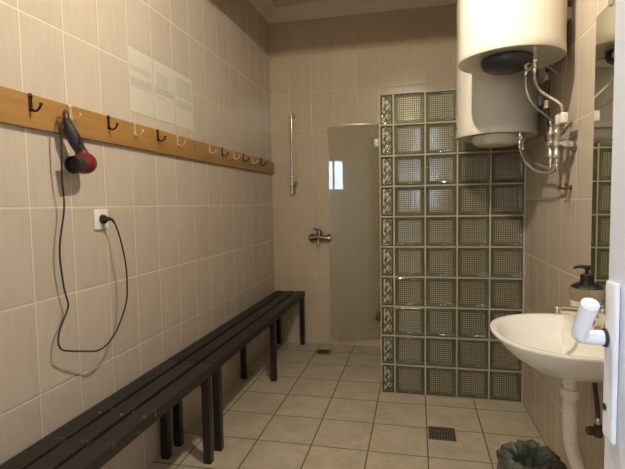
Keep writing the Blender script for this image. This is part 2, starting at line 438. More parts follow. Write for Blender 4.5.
# ---------------------------------------------------------------- glass-block partition
GX0 = 1.069; YT = .09
part_ = thing('glass_block_partition', (GX0, YG, 0), 'waist-to-overhead glass-block shower partition wall, ten rows tall, behind the sink', 'partition')
xs = [(GX0+.006, 1.155)] + [(1.1605+.2*i+.0045, 1.1605+.2*i+.1955) for i in range(4)]
b = BM()
vx = [GX0] + [.5*(xs[i][1]+xs[i+1][0]) for i in range(4)] + [XR-.001]
edges = [(GX0, xs[0][0])] + [(xs[i][1], xs[i+1][0]) for i in range(4)] + [(xs[4][1], XR-.001)]
for a, c in edges: box(b, (a, YG, 0), (c, YG+YT, 2.0))
for j in range(11):
    z0, z1 = max(0, j*.2-.0045), min(2.0, j*.2+.0045)
    for a, c in xs: box(b, (a, YG, z0), (c, YG+YT, z1))
obj('mortar_grid', b, 'mortar', part_, (GX0, YG, 0), smooth_=False)
def block_bm(w, h, t, rim):
    """hollow glass brick: rounded outer rim, stepped frame and a slightly pillowed pressed face, both sides"""
    b = BM()
    for s in (-1, 1):
        loops = []
        for ins, dep in ((0, t/2-.012), (.003, t/2-.003), (.008, t/2), (rim*.62, t/2-.0015), (rim, t/2-.008), (rim+.006, t/2-.0095)):
            x, z = w/2-ins, h/2-ins
            loops.append([b.verts.new((sx*x, s*dep, sz*z)) for sx, sz in ((-1, -1), (1, -1), (1, 1), (-1, 1))])
        for A, B in zip(loops, loops[1:]):
            for k in range(4): b.faces.new((A[k], A[(k+1) % 4], B[(k+1) % 4], B[k]))
        f = b.faces.new(loops[-1]); f.material_index = 1
        if s == -1: first = loops[0]
        else:
            for k in range(4): b.faces.new((first[k], first[(k+1) % 4], loops[0][(k+1) % 4], loops[0][k]))
    return b
proto = obj('glass_block', block_bm(.191, .191, .086, .020), ['blockrim', 'blockface'], part_)
for _p in proto.data.polygons:
    if _p.material_index == 1: _p.use_smooth = False
half = obj('glass_block', block_bm(.080, .191, .086, .008), ['blockrim', 'blockwavy'], part_)
half['label'] = 'narrow half block of wavy glass'
for j in range(10):
    for i, (a, c) in enumerate(xs):
        loc = (.5*(a+c)-GX0, YT/2, .1+.2*j)
        src = half if i == 0 else proto
        if j == 0 and i in (0, 1): src.location = loc
        else: dup(src, loc, part_)

# ---------------------------------------------------------------- shower corner behind / beside the partition
hx, hy = .998, 4.092; fx, fy = .556, 4.034           # hinge side, free edge
sd = thing('shower_door', (hx, hy, 0), 'greenish clear glass shower door standing open in front of the back wall', 'door')
ang = math.atan2(fy-hy, fx-hx); L = math.hypot(fx-hx, fy-hy)
def along(s, off, z):
    c, s_ = math.cos(ang), math.sin(ang)
    return V((hx+c*s - s_*off, hy+s_*s + c*off, z))
def slab(bm, s0, s1, o0, o1, z0, z1):
    vs = [bm.verts.new(along(s, o, z)) for z in (z0, z1) for s, o in ((s0, o0), (s1, o0), (s1, o1), (s0, o1))]
    for f in ((0, 1, 2, 3), (4, 5, 6, 7), (0, 1, 5, 4), (1, 2, 6, 5), (2, 3, 7, 6), (3, 0, 4, 7)): bm.faces.new([vs[k] for k in f])
    return bm
obj('glass_panel', slab(BM(), .012, L, -.003, .003, .085, 1.975), 'shower', sd, (hx, hy, 0), smooth_=False)
obj('top_strip', slab(BM(), .012, L, -.005, .005, 1.975, 1.985), 'clear', sd, (hx, hy, 0), smooth_=False)
obj('edge_strip', slab(BM(), L, L+.010, -.006, .006, .085, 1.985), 'clear', sd, (hx, hy, 0), smooth_=False)
b = BM()
for z in (.25, 1.78):
    slab(b, -.004, .05, -.0195, -.0032, z, z+.07); slab(b, -.004, .05, .0032, .012, z, z+.07)
obj('hinge', b, 'chrome', sd, (hx, hy, 0), smooth_=False)

# riser rail
rx = .203
rr_ = thing('shower_rail', (rx, YB, 1.35), 'slim chrome shower riser rail on the back wall near the left corner', 'shower rail')
B0 = (rx, YB, 1.35)
obj('rail_tube', tube(BM(), [(rx, 4.06, 1.36), (rx+.008, 4.06, 2.12)], .0095, 12), 'chrome', rr_, B0)
for z, dx in ((1.40, 0), (2.09, .008)):
    b = BM(); lathe(b, [(.019, 0), (.021, .004), (.017, .012), (.012, .016), (.012, .05)], (rx+dx, YB, z), d=(0, -1, 0), seg=18)
    lathe(b, [(.0, -.022), (.013, -.019), (.0155, -.01), (.0155, .01), (.013, .019), (0, .022)], (rx+dx, 4.06, z), seg=18)
    obj('bracket', b, 'chrome', rr_, B0)
b = BM(); lathe(b, [(.0, -.02), (.016, -.016), (.018, 0), (.016, .016), (0, .02)], (rx+.001, 4.06, 1.47), seg=18)
tube(b, [(rx, 4.06, 1.47), (rx+.034, 4.035, 1.475)], .011, 12); lathe(b, [(.016, 0), (.018, .004), (.014, .022)], (rx+.034, 4.035, 1.475), d=(.8, -.4, .3), seg=14)
obj('slider', b, 'chrome', rr_, B0)
# mixer tap
mx = thing('shower_mixer', (.42, YB, 1.0), 'small chrome shower mixer with lever on the back wall beside the glass door', 'tap')
B0 = (.42, YB, 1.0)
for x in (.372, .535): obj('wall_flange', lathe(BM(), [(.034, 0), (.036, .006), (.030, .014), (.018, .018), (.018, .055)], (x, YB, .985), d=(0, -1, 0), seg=22), 'brass', mx, B0)
b = BM(); tube(b, [(.362, 4.068, .985), (.376, 4.068, .985), (.43, 4.068, .99), (.48, 4.068, .987), (.535, 4.068, .985), (.552, 4.068, .985)], [.020, .024, .026, .026, .024, .020], 18)
lathe(b, [(.026, 0), (.028, .02), (.026, .05), (.016, .058)], (.448, 4.068, 1.0), seg=20)
obj('mixer_body', b, 'agedchrome', mx, B0)
b = BM(); tube(b, catmull([(.448, 4.068, 1.055), (.44, 4.03, 1.066), (.425, 3.985, 1.072), (.415, 3.955, 1.078)], 4), [.013, .0125, .012, .0115, .011, .0105, .010, .010, .0095, .009, .0085, .008, .0075][:13], 10)
obj('lever', b, 'chrome', mx, B0)
b = BM(); tube(b, catmull([(.448, 4.04, .975), (.448, 4.03, .955), (.448, 4.03, .925)], 4), .011, 12)
obj('hose_outlet', b, 'chrome', mx, B0)

# floor drains
def drain(name, cx, cy, w, rot, label, kind):
    t = thing(name, (cx, cy, 0), label, 'floor drain'); t.rotation_euler = (0, 0, rot)
    h = w/2
    if kind == 'square':
        b = BM()
        for a, c in (((-h, -h), (h, -h+.008)), ((-h, h-.008), (h, h)), ((-h, -h+.008), (-h+.008, h-.008)), ((h-.008, -h+.008), (h, h-.008))):
            box(b, (*a, 0), (*c, .004))
        obj('drain_frame', b, 'grate', t, smooth_=False)
        b = BM(); box(b, (-h+.008, -h+.008, 0), (h-.008, h-.008, .0012))
        obj('drain_well', b, 'hole', t, smooth_=False)
        b = BM(); n = 9; p = (w-.016)/n
        for k in range(n):
            x = -h+.008+p*k; box(b, (x+p*.12, -h+.008, .0012), (x+p*.72, h-.008, .0035))
        for y in (-h/3, h/3): box(b, (-h+.008, y-.003, .0012), (h-.008, y+.003, .0034))
        obj('drain_grate', b, 'grate', t, smooth_=False)
    else:
        obj('drain_plate', box(BM(), (-h, -h, 0), (h, h, .003), .001), 'drain', t, smooth_=False)
        obj('drain_ring', lathe(BM(), [(.052, .003), (.052, .0045), (.044, .0045), (.043, .0034), (0, .0034)], seg=28), 'hole', t)
        b = BM()
        for k in range(5):
            x = -.032+.016*k; ly = math.sqrt(max(0, .043**2-x*x)); box(b, (x-.0028, -ly, .0034), (x+.0028, ly, .0045))
        obj('drain_grate', b, 'grate', t, smooth_=False)
drain('floor_drain', 1.441, 2.584, .146, 0, 'dark square slotted floor drain in front of the glass blocks', 'square')
drain('floor_drain', .508, 3.868, .148, 0, 'small floor drain with a round dark grate near the back wall and bench end', 'round')

# ---------------------------------------------------------------- coat rail with hooks
ry0, ry1, rz0, rz1 = .62, 4.105, 1.570, 1.684
rail = thing('coat_rail', (0, ry0, rz0), 'long honey-coloured wooden coat rail with hooks along the left wall', 'coat rail')
RB = (0, ry0, rz0)
obj('rail_board', box(BM(), (0, ry0, rz0), (.021, ry1, rz1), .003), 'rail', rail, RB)
def hook_bm():
    """origin at the rail face; plate, knob top and a J arm out to +x"""
    b = BM()
    box(b, (0, -.0068, -.032), (.0045, .0068, .022), .002)
    lathe(b, [(0, 0), (.0095, .0005), (.0095, .003), (.006, .006), (0, .0065)], (.001, 0, .020), d=(1, 0, 0), seg=14)
    arm = catmull([(.003, 0, -.020), (.010, 0, -.029), (.022, 0, -.032), (.032, 0, -.028), (.040, 0, -.020), (.044, 0, -.010)], 5)
    tube(b, arm, [.0050]*6+[.0040]*(len(arm)-6), 8)
    lathe(b, [(0, -.006), (.0052, -.004), (.006, 0), (.0052, .004), (0, .006)], arm[-1], seg=10)
    return b
hz = 1.657
ys = [1.346, 1.532, 1.755, 1.942, 2.140, 2.341, 2.747, 2.940, 3.145, 3.330, 3.530, 3.743]
dark = [1, 0, 1, 0, 1, 0, 0, 1, 0, 1, 0, 1]
hd = hl = None
for y, k in zip(ys, dark):
    loc = (.021, y-ry0, hz-rz0)
    src = hd if k else hl
    if src is None:
        src = obj('coat_hook', hook_bm(), 'hookdark' if k else 'hooklight', rail); src.location = loc
        src['label'] = 'dark bronze coat hook' if k else 'pale worn brass coat hook'
        if k: hd = src
        else: hl = src
    else: dup(src, loc, rail)
b = BM()
for z in (1.652, 1.627): lathe(b, [(.006, 0), (.006, .0012)], (.0205, 2.545, z), d=(1, 0, 0), seg=12)
obj('screw_hole', b, 'screw', rail, RB, label='two dark screw holes where a hook is missing')

# ---------------------------------------------------------------- papers
def paper(y0, y1, z0, z1, label, seed, bands):
    yc, zc = .5*(y0+y1), .5*(z0+z1)
    bands = [(a*(z1-z0)/2, b_*(z1-z0)/2, c*(y1-y0)/2, d_*(y1-y0)/2, k) for a, b_, c, d_, k in bands]
    b = BM(); box(b, (.0008, y0, z0), (.0022, y1, z1))
    o = obj('notice_sheet', b, paper_mat('notice_print', seed, bands), None, (.0008, yc, zc), smooth_=False)
    tag(o, label, 'notice', 'notices taped above the coat rail')
paper(1.943, 2.147, 1.742, 2.042, 'pale printed notice sheet above the coat rail, nearest of three', 1.3, [(.30, .48, -.85, .8, .6), (-.20, .10, -.85, .85, .7)])
paper(2.152, 2.362, 1.742, 2.042, 'pale printed notice sheet above the coat rail, middle one of three', 4.1, [(.18, .62, -.7, .3, .55), (-.12, .14, -.85, .85, .8), (-.3, -.2, -.8, .2, .5)])
paper(2.367, 2.575, 1.740, 2.040, 'pale printed notice sheet above the coat rail, farthest and wordiest of three', 7.7, [(.12, .82, -.85, .85, .6), (-.3, -.02, -.85, .85, .65)])

# ---------------------------------------------------------------- socket
SY, SZ = 1.700, 1.244
so = thing('wall_socket', (0, SY, SZ), 'white square wall socket below the coat rail with a black plug in it', 'socket')
SB = (0, SY, SZ)
b = BM(); box(b, (0, SY-.042, SZ-.043), (.010, SY+.042, SZ+.043), .004, 3)
obj('cover_plate', b, 'socket', so, SB)
b = BM(); lathe(b, [(.0265, .0), (.0265, .0035), (.0215, .0035), (.0195, .0008), (0, .0006)], (.0098, SY, SZ), d=(1, 0, 0), seg=30)
obj('socket_well', b, 'socket', so, SB)
for s in (-1, 1): obj('earth_clip', box(BM(), (.0104, SY-.003, SZ+s*.0195-.003), (.0135, SY+.003, SZ+s*.0195+.003), .0008), 'dullmetal', so, SB)

# ---------------------------------------------------------------- hair dryer hanging from the second hook
HB = (.063, 1.50, 1.47)
hdr = thing('hair_dryer', HB, 'dark red hair dryer with black nozzle and handle hanging from a coat hook', 'hair dryer')
bc = V((.066, 1.512, 1.458)); ax = V((-.10, 1, .16)).normalized()   # barrel axis, rear end towards +y
b = BM(); lathe(b, [(.0335, -.004), (.037, .008), (.0405, .024), (.0415, .038), (.0395, .052), (.033, .064), (.022, .071), (0, .074)], bc, d=ax, seg=30)
nk = tube(b, catmull([bc+ax*.030+V((0, 0, .014)), bc+ax*.026+V((-.003, 0, .036)), bc+ax*.022+V((-.006, 0, .052))], 4), [.026, .0255, .025, .0242, .0235, .023, .0222, .0216, .021], 18)
body = obj('dryer_body', b, 'red', hdr, HB, label='dark red barrel')
b = BM(); lathe(b, [(.034, 0), (.0345, -.012), (.0335, -.024), (.0325, -.040), (.029, -.040), (.028, -.016), (0, -.014)], bc, d=ax, seg=30)
obj('nozzle', b, 'darkplastic', hdr, HB, label='black nozzle')
b = BM(); lathe(b, [(.0245, .0685), (.0235, .0715), (.012, .0755), (0, .0765)], bc, d=ax, seg=24)
for k in range(3): lathe(b, [(.0345-.0035*k, .0605+.003*k), (.0358-.0035*k, .0613+.003*k), (.0352-.004*k, .0625+.003*k), (.0335-.004*k, .0625+.003*k)], bc, d=ax, seg=24)
obj('air_grille', b, 'darkplastic', body, HB)
hp = catmull([bc+ax*.023+V((-.005, 0, .048)), bc+V((-.010, -.002, .085)), bc+V((-.014, -.022, .127)), bc+V((-.016, -.038, .165))], 6)
b = BM(); nn = len(hp)-1
tube(b, hp, [.0205+.0025*math.sin(PI*min(1, i/nn*1.3)) - .0085*max(0, (i/nn-.6)/.4) for i in range(nn+1)], 18)
hnd = obj('handle', b, 'darkplastic', hdr, HB, label='dark grey handle')
b = BM(); box(b, tuple(hp[7]+V((.016, -.005, -.02))), tuple(hp[7]+V((.0235, .005, .02))), .002)
obj('switch', b, 'black', hnd, HB)
top = hp[-1]
ring = [top+V((-.002, .004+.014*math.sin(t), .013-.016*math.cos(t))) for t in [2*PI*k/20 for k in range(21)]]
obj('hanging_loop', tube(BM(), ring, .0022, 8, False), 'black', hdr, HB)
cp = [(top.x, top.y, top.z-.004), (top.x+.001, top.y-.006, top.z+.014), (.060, 1.462, 1.640), (.055, 1.452, 1.610), (.052, 1.447, 1.559), (.048, 1.446, 1.475), (.040, 1.452, 1.396), (.034, 1.462, 1.294), (.028, 1.436, 1.142), (.026, 1.449, 1.001), (.027, 1.465, .931),
      (.028, 1.440, .885), (.030, 1.412, .845), (.034, 1.399, .806), (.040, 1.406, .779), (.046, 1.432, .765), (.055, 1.484, .748), (.064, 1.535, .732), (.070, 1.570, .727), (.074, 1.620, .740), (.076, 1.672, .777), (.076, 1.712, .824), (.074, 1.750, .882), (.072, 1.763, .940), (.067, 1.768, 1.041), (.060, 1.750, 1.150), (.050, 1.735, 1.215), (.048, 1.716, 1.240), (.042, 1.707, 1.246)]
crd = obj('power_cord', tube(BM(), catmull(cp, 7), .0034, 8), 'cord', hdr, HB, label='long black cord looping down the wall')
b = BM(); lathe(b, [(.0185, 0), (.0190, .008), (.017, .016), (.011, .022), (.0085, .030)], (.0112, 1.700, 1.244), d=(1, .0, .0), seg=22)
tube(b, [(.030, 1.701, 1.2445), (.042, 1.707, 1.246), (.047, 1.716, 1.2415), (.049, 1.726, 1.230)], [.0085, .0075, .006, .0045], 12)
obj('plug', b, 'black', hdr, HB, label='round black plug')

# ---------------------------------------------------------------- benches
def make_bench(base, label, leg_ys, L):
    t = thing('slatted_bench', base, label, 'bench', 'slatted benches along the left wall')
    s0 = None
    for x in (.022, .120, .218):
        if s0 is None:
            s0 = obj('slat', box(BM(), (-.040, 0, .443), (.040, L, .490), .005, 3), 'bench', t); s0.location = (x+.040, 0, 0)
        else: dup(s0, (x+.040, 0, 0), t)
    l0 = c0 = None
    for y in leg_ys:
        for x in (.045, .279):
            if l0 is None:
                l0 = obj('leg', box(BM(), (-.020, -.020, 0), (.020, .020, .442), .003), 'steel', t); l0.location = (x, y, 0)
            else: dup(l0, (x, y, 0), t)
        if c0 is None:
            c0 = obj('crossbar', box(BM(), (.066, -.018, .402), (.258, .018, .442), .002), 'steel', t); c0.location = (0, y, 0)
        else: dup(c0, (0, y, 0), t)
    return t
make_bench((0, 2.150, 0), 'black slatted bench along the left wall, farther one reaching the back wall', (.045, 1.02, 1.905), 1.945)
make_bench((0, .165, 0), 'black slatted bench along the left wall, nearer one with chipped paint', (.045, .97, 1.905), 1.975)

# ---------------------------------------------------------------- water heaters
def heater(cx, cy, r, z0, h, cap_mat, capr, capc, caph, label):
    B = (cx, cy, z0)
    t = thing('water_heater', B, label, 'water heater', 'water heaters on the right wall')
    b = BM(); lathe(b, [(0, .012), (r*.72, .012), (r*.90, .006), (r*.975, .0), (r*.992, .0015), (r, .006), (r, .040), (r*.994, .0425), (r*.994, h-.04), (r*.96, h-.012), (r*.85, h), (0, h+.004)], B, seg=72)
    obj('tank', b, 'heater', t, B)
    b = BM(); 
    prof = [(capr, .004), (capr*1.0, -caph*.35), (capr*.93, -caph*.75), (capr*.78, -caph), (0, -caph*1.05)]
    lathe(b, prof, (capc[0], capc[1], z0), seg=44); cap = obj('bottom_cover', b, cap_mat, t, B)
    for z in (z0+.16, z0+h-.14): obj('wall_bracket', box(BM(), (cx+r-.03, cy-.02, z), (XR-.0005, cy+.09, z+.05), .003), 'heaterlow', t, B)
    return t, B
H1 = (1.723, 2.295, .227); H2 = (1.738, 2.765, .212)
Z1, Z2 = 1.925, 1.645
h1, B1 = heater(*H1, Z1, .64, 'darkplastic', .112, (1.706, 2.275), .040, 'cream cylindrical water heater, higher and nearer one with dark bottom cover, on the right wall')
h2, B2 = heater(*H2, Z2, .78, 'heaterlow', .125, (1.735, 2.735), .048, 'cream cylindrical water heater, lower one behind, in front of the glass blocks')
b = BM(); lathe(b, [(0, 0), (.006, .001), (.006, .003), (0, .004)], (H2[0]-H2[2]*.985, H2[1]-.035, Z2+.055), d=(-1, -.16, 0), seg=12)
obj('bolt', b, 'black', h2, B2)
def inlet(t, B, x, y, z, k):
    b = BM(); tube(b, [(x, y, z+.010), (x, y, z-.030)], .010, 12); lathe(b, [(.0155, -.052), (.0165, -.049), (.0165, -.033), (.0155, -.030)], (x, y, z), seg=6)
    tube(b, [(x, y, z-.052), (x, y, z-.068)], .0085, 10)
    obj('inlet_pipe', b, 'chrome' if k else 'dullmetal', t, B)
I1a, I1b = (1.805, 2.205), (1.775, 2.225)
inlet(h1, B1, *I1a, Z1+.012, 1); inlet(h1, B1, *I1b, Z1+.012, 0)
I2a, I2b = (1.832, 2.610), (1.862, 2.690)
inlet(h2, B2, *I2a, Z2+.012, 1); inlet(h2, B2, *I2b, Z2+.012, 0)

# valve group on the right wall
VB = (XR, 2.225, 1.53)
vg = thing('safety_valve', VB, 'pair of metal stop valves on the right wall below the water heaters', 'valve')
b = BM()
Vy = (2.313, 2.220); vx_ = 1.905
lathe(b, [(.034, 0), (.034, .003), (.028, .009), (.014, .012), (.014, .045)], (XR, 2.19, 1.530), d=(-1, 0, 0), seg=26)
obj('wall_rosette', b, 'chrome', vg, VB)
b = BM(); tube(b, [(1.93, 2.19, 1.530), (1.915, 2.197, 1.531), (vx_, 2.215, 1.533), (vx_, 2.250, 1.536), (vx_, 2.313, 1.540)], .0125, 14)
lathe(b, [(.0215, -.012), (.0225, -.010), (.0225, .010), (.0215, .012)], (1.929, 2.191, 1.530), d=(-1, .1, 0), seg=6)
obj('tee_pipe', b, 'dullmetal', vg, VB)
for y, z in ((Vy[0], 1.545), (Vy[1], 1.535)):
    b = BM()
    lathe(b, [(.012, -.085), (.012, -.062), (.0185, -.060), (.0195, -.057), (.0195, -.038), (.0165, -.034), (.0165, -.012), (.0215, -.008), (.0215, .012), (.0165, .016), (.0165, .036), (.0195, .040), (.0195, .056), (.0185, .058), (.012, .060), (.012, .078)], (vx_, y, z), seg=18)
    obj('valve_body', b, 'dullmetal', vg, VB)
b = BM(); tube(b, [(vx_, Vy[1], 1.600), (vx_, Vy[1]-.012, 1.622)], .008, 10); 
obj('lever_stem', b, 'dullmetal', vg, VB)
b = BM()
box(b, (vx_-.013, Vy[1]-.104, 1.613), (vx_+.013, Vy[1]-.052, 1.655), .004); box(b, (vx_-.013, Vy[1]-.048, 1.616), (vx_+.013, Vy[1]-.010, 1.657), .004)
tube(b, [(vx_, Vy[1]-.012, 1.622), (vx_, Vy[1]-.05, 1.634)], .006, 8)
obj('lever_handle', b, 'pvc', vg, VB, label='white plastic lever')
# hoses
def hose(pts, label, rad=.0062, mat='hose', ferr=True):
    P = catmull(pts, 8); B = tuple(P[0]); 
    t = thing('water_hose', B, label, 'hose', 'flexible water hoses')
    obj('hose_tube', tube(BM(), P, rad, 10), mat, t, B)
    if ferr:
        for i, j in ((0, 1), (-1, -2)):
            dd = (P[j]-P[i]).normalized(); b = BM(); lathe(b, [(rad*1.15, 0), (rad*1.35, .003), (rad*1.35, .022), (rad*1.1, .026)], P[i], d=dd, seg=12)
            obj('ferrule', b, 'chrome', t, B)
    return t
zz = Z1-.056
hose([(I1a[0], I1a[1], zz), (1.808, 2.21, 1.835), (1.815, 2.215, 1.800), (1.835, 2.22, 1.770), (1.865, 2.215, 1.742), (1.893, 2.20, 1.718), (1.912, 2.19, 1.692), (1.916, 2.200, 1.660), (vx_, Vy[1], 1.6135)], 'grey flexible hose from the nearer heater curving towards the right wall')
hose([(I1b[0], I1b[1], zz), (1.775, 2.222, 1.825), (1.776, 2.220, 1.786), (1.793, 2.225, 1.737), (1.826, 2.245, 1.700), (1.862, 2.275, 1.680), (1.892, 2.302, 1.662), (vx_, Vy[0], 1.623)], 'thin grey flexible hose from the nearer heater down to the left stop valve', .0045)
zz2 = Z2-.056
hose([(I2a[0], I2a[1], zz2), (1.834, 2.605, zz2-.035), (1.850, 2.585, 1.500), (1.872, 2.53, 1.455), (1.885, 2.45, 1.430), (1.898, 2.35, 1.418), (1.906, 2.262, 1.420), (vx_, Vy[1]+.004, 1.436), (vx_, Vy[1], 1.4500)], 'flexible hose looping from the lower heater up to the right stop valve', .0062)
hose([(I2b[0], I2b[1], zz2), (1.866, 2.685, zz2-.035), (1.880, 2.65, 1.52), (1.900, 2.57, 1.480), (1.912, 2.47, 1.456), (1.914, 2.39, 1.445), (vx_, 2.335, 1.440), (vx_-.001, Vy[0]+.002, 1.448), (vx_, Vy[0], 1.460)], 'flexible hose from the lower heater to the left stop valve', .0052)
# cold-water pipe running down the wall behind the heaters
PB = (1.928, 2.600, 1.60)
cw = thing('water_pipe', PB, 'dark vertical water pipe with pale fittings beside the lower water heater', 'pipe')
obj('pipe_tube', tube(BM(), catmull([(XR-.0005, 2.520, 1.585), (1.955, 2.520, 1.586), (1.941, 2.520, 1.596), (1.938, 2.520, 1.62), (1.938, 2.520, 1.80), (1.938, 2.520, 2.03), (1.941, 2.520, 2.054), (1.955, 2.520, 2.064), (XR-.0005, 2.520, 2.065)], 5), .0125, 12), 'hosedark', cw, PB)
for z in (1.90, 1.765): obj('fitting', lathe(BM(), [(.014, -.022), (.018, -.019), (.018, -.006), (.0155, -.003), (.0155, .004), (.018, .007), (.018, .019), (.014, .022)], (1.938, 2.520, z), seg=14), 'chrome', cw, PB, label='pale metal fitting')
for z in (1.68, 2.0): obj('pipe_clip', box(BM(), (1.938, 2.512, z), (XR-.0005, 2.528, z+.012), .002), 'dullmetal', cw, PB)
# cable of the nearer heater, looping to the wall
tag(obj('power_cable', tube(BM(), catmull([(1.812, 2.300, Z1-.012), (1.850, 2.31, Z1-.018), (1.89, 2.325, Z1-.028), (1.92, 2.34, 1.880), (1.94, 2.36, 1.872), (1.953, 2.372, 1.885), (1.956, 2.385, 1.93), (1.957, 2.362, 1.967), (1.957, 2.325, 1.965), (1.957, 2.295, 1.940), (1.957, 2.29, 1.90), (1.96, 2.31, 1.86), (1.9665, 2.33, 1.83)], 7), .0040, 8), 'hose', None, (1.812, 2.3, Z1-.012)), 'thin grey power cable looping from the nearer water heater to the right wall', 'cable')
# small brass hook / tap on the wall
WH = 2.235
b = BM(); kb = (XR, WH, 1.335)
lathe(b, [(.013, 0), (.013, .004), (.008, .007), (.0065, .018), (.009, .021), (.009, .028), (0, .031)], (XR, WH, 1.345), d=(-1, 0, 0), seg=16)
tube(b, catmull([(1.946, WH, 1.364), (1.946, WH, 1.345), (1.945, WH-.004, 1.320), (1.938, WH-.02, 1.308)], 4), .0050, 8)
tube(b, catmull([(1.948, WH, 1.345), (1.938, WH+.025, 1.343), (1.930, WH+.045, 1.350)], 4), .0045, 8)
tag(obj('wall_hook', b, 'brass', None, kb), 'small dark brass hook on the right wall below the valves', 'hook')

# ---------------------------------------------------------------- mirror
mi = thing('wall_mirror', (XR, 1.66, .98), 'tall mirror on the right wall above the sink, partly hidden by the door', 'mirror')
obj('mirror_glass', box(BM(), (XR-.006, 1.36, .975), (XR-.0005, 1.968, 1.972)), 'mirror', mi, (XR, 1.66, .98), smooth_=False)
for z in (.965, 1.96):
    for y in (1.5, 1.83): obj('mirror_clip', box(BM(), (XR-.012, y-.012, z), (XR-.0002, y+.012, z+.022), .002), 'chrome', mi, (XR, 1.66, .98))

# ---------------------------------------------------------------- sink
SKY, SKZ = 1.680, .846
SKB = (XR, SKY, .66)
sk = thing('wash_basin', SKB, 'white ceramic wall-hung wash basin with a rounded front, below the mirror', 'sink')
def rimshape(t, g=0.):
    """outline of the basin, t in 0..1 from wall side near to wall side far; g shrinks it"""
    a = PI*t
    hw, dp = .285-g, .415-g
    cx = XR-.02
    # superellipse half
    c, s = math.cos(a), math.sin(a)
    n = 2.25
    return V((cx - dp*abs(s)**(2/n), SKY - hw*math.copysign(abs(c)**(2/n), c), 0))
def ring_pts(scale_w, front, back, z, N=56, n=2.25):
    """closed loop: half-width scale_w, front x reach and back x (flat side at the wall)"""
    pts = []
    for k in range(N):
        a = 2*PI*k/N; c, s = math.cos(a), math.sin(a)
        xm = back if s < 0 else front
        e = n if s >= 0 else 5.0
        mid = .13
        x = XR - (mid + (front-mid)*abs(s)**(2/e)) if s >= 0 else XR - (mid - (mid-back)*abs(s)**(2/e))
        y = SKY - scale_w*math.copysign(abs(c)**(2/(n if s >= 0 else 5.0)), c)
        pts.append(V((x, y, z)))
    return pts
b = BM()
loops = [ring_pts(.085, .235, .06, .716), ring_pts(.11, .26, .04, .719), ring_pts(.165, .305, .012, .738), ring_pts(.215, .350, .003, .772), ring_pts(.255, .386, .001, .808), ring_pts(.274, .404, .0005, .829), ring_pts(.281, .411, .0005, .839), ring_pts(.280, .410, .0005, .8445), ring_pts(.273, .403, .001, .846),
         ring_pts(.259, .390, .100, .8445), ring_pts(.247, .379, .112, .836), ring_pts(.222, .356, .122, .808), ring_pts(.178, .319, .135, .772), ring_pts(.110, .264, .165, .752), ring_pts(.045, .235, .195, .744)]
rv = [[b.verts.new(p) for p in l] for l in loops]
for A, Bb in zip(rv, rv[1:]):
    for k in range(56): b.faces.new((A[k], A[(k+1) % 56], Bb[(k+1) % 56], Bb[k]))
b.faces.new(rv[0][::-1]); b.faces.new(rv[-1])
bas = obj('basin', b, 'ceramic', sk, SKB)
obj('drain_ring', lathe(BM(), [(.030, .0), (.030, .003), (.022, .003), (.018, .0008), (0, .0006)], (XR-.215, SKY, .7445), seg=26), 'chrome', sk, SKB)
b = BM(); lathe(b, [(.034, .724), (.036, .714), (.036, .704), (.028, .700)], (1.827, SKY+.04, 0), seg=26)
obj('waste_flange', b, 'grate', sk, SKB, label='dark waste ring under the basin')
# waste pipe
px_, py_ = 1.827, SKY+.04
wp = thing('waste_pipe', (px_, py_, .2), 'white corrugated plastic waste pipe curving from under the sink to the wall', 'pipe')
WB = (px_, py_, .2)
b = BM(); lathe(b, [(.021, .702), (.0235, .700), (.0235, .625), (.021, .620)], (px_, py_, 0), seg=26); obj('pipe_collar', b, 'pvc', wp, WB)
b = BM(); lathe(b, [(.026, .640), (.0315, .637), (.0315, .612), (.030, .608), (.022, .603)], (px_, py_, 0), seg=20); obj('pipe_nut', b, 'pvc', wp, WB)
path = catmull([(px_, py_, .615), (px_, py_, .56), (px_+.004, py_, .46), (px_+.018, py_-.002, .39), (px_+.045, py_-.006, .325), (px_+.085, py_-.012, .275), (XR-.002, py_-.018, .255)], 22)
b = BM(); tube(b, path, [.0228 + (.0020 if (i % 4) < 2 and i < 50 else 0.) for i in range(len(path))], 20); obj('corrugated_tube', b, 'pvc', wp, WB)
# supply hose and angle valve
AV = (1.952, 1.765, .475)
av = thing('angle_valve', AV, 'dark angle valve on the right wall under the sink', 'valve')
b = BM(); lathe(b, [(.024, 0), (.024, .003), (.012, .008), (.012, .045)], (XR, 1.765, .472), d=(-1, 0, 0), seg=20); lathe(b, [(.014, -.02), (.014, .02)], (1.932, 1.765, .472), seg=14); lathe(b, [(.011, 0), (.016, .006), (.016, .022), (.012, .026)], (1.92, 1.765, .472), d=(-1, -.3, 0), seg=12)
obj('valve_body', b, 'hosedark', av, AV)
hose([(1.932, 1.765, .493), (1.932, 1.772, .53), (1.936, 1.798, .575), (1.938, 1.825, .62), (1.938, 1.835, .665), (1.936, 1.825, .712)], 'brown flexible supply hose rising from the angle valve to the sink', .0085, 'hosedark')

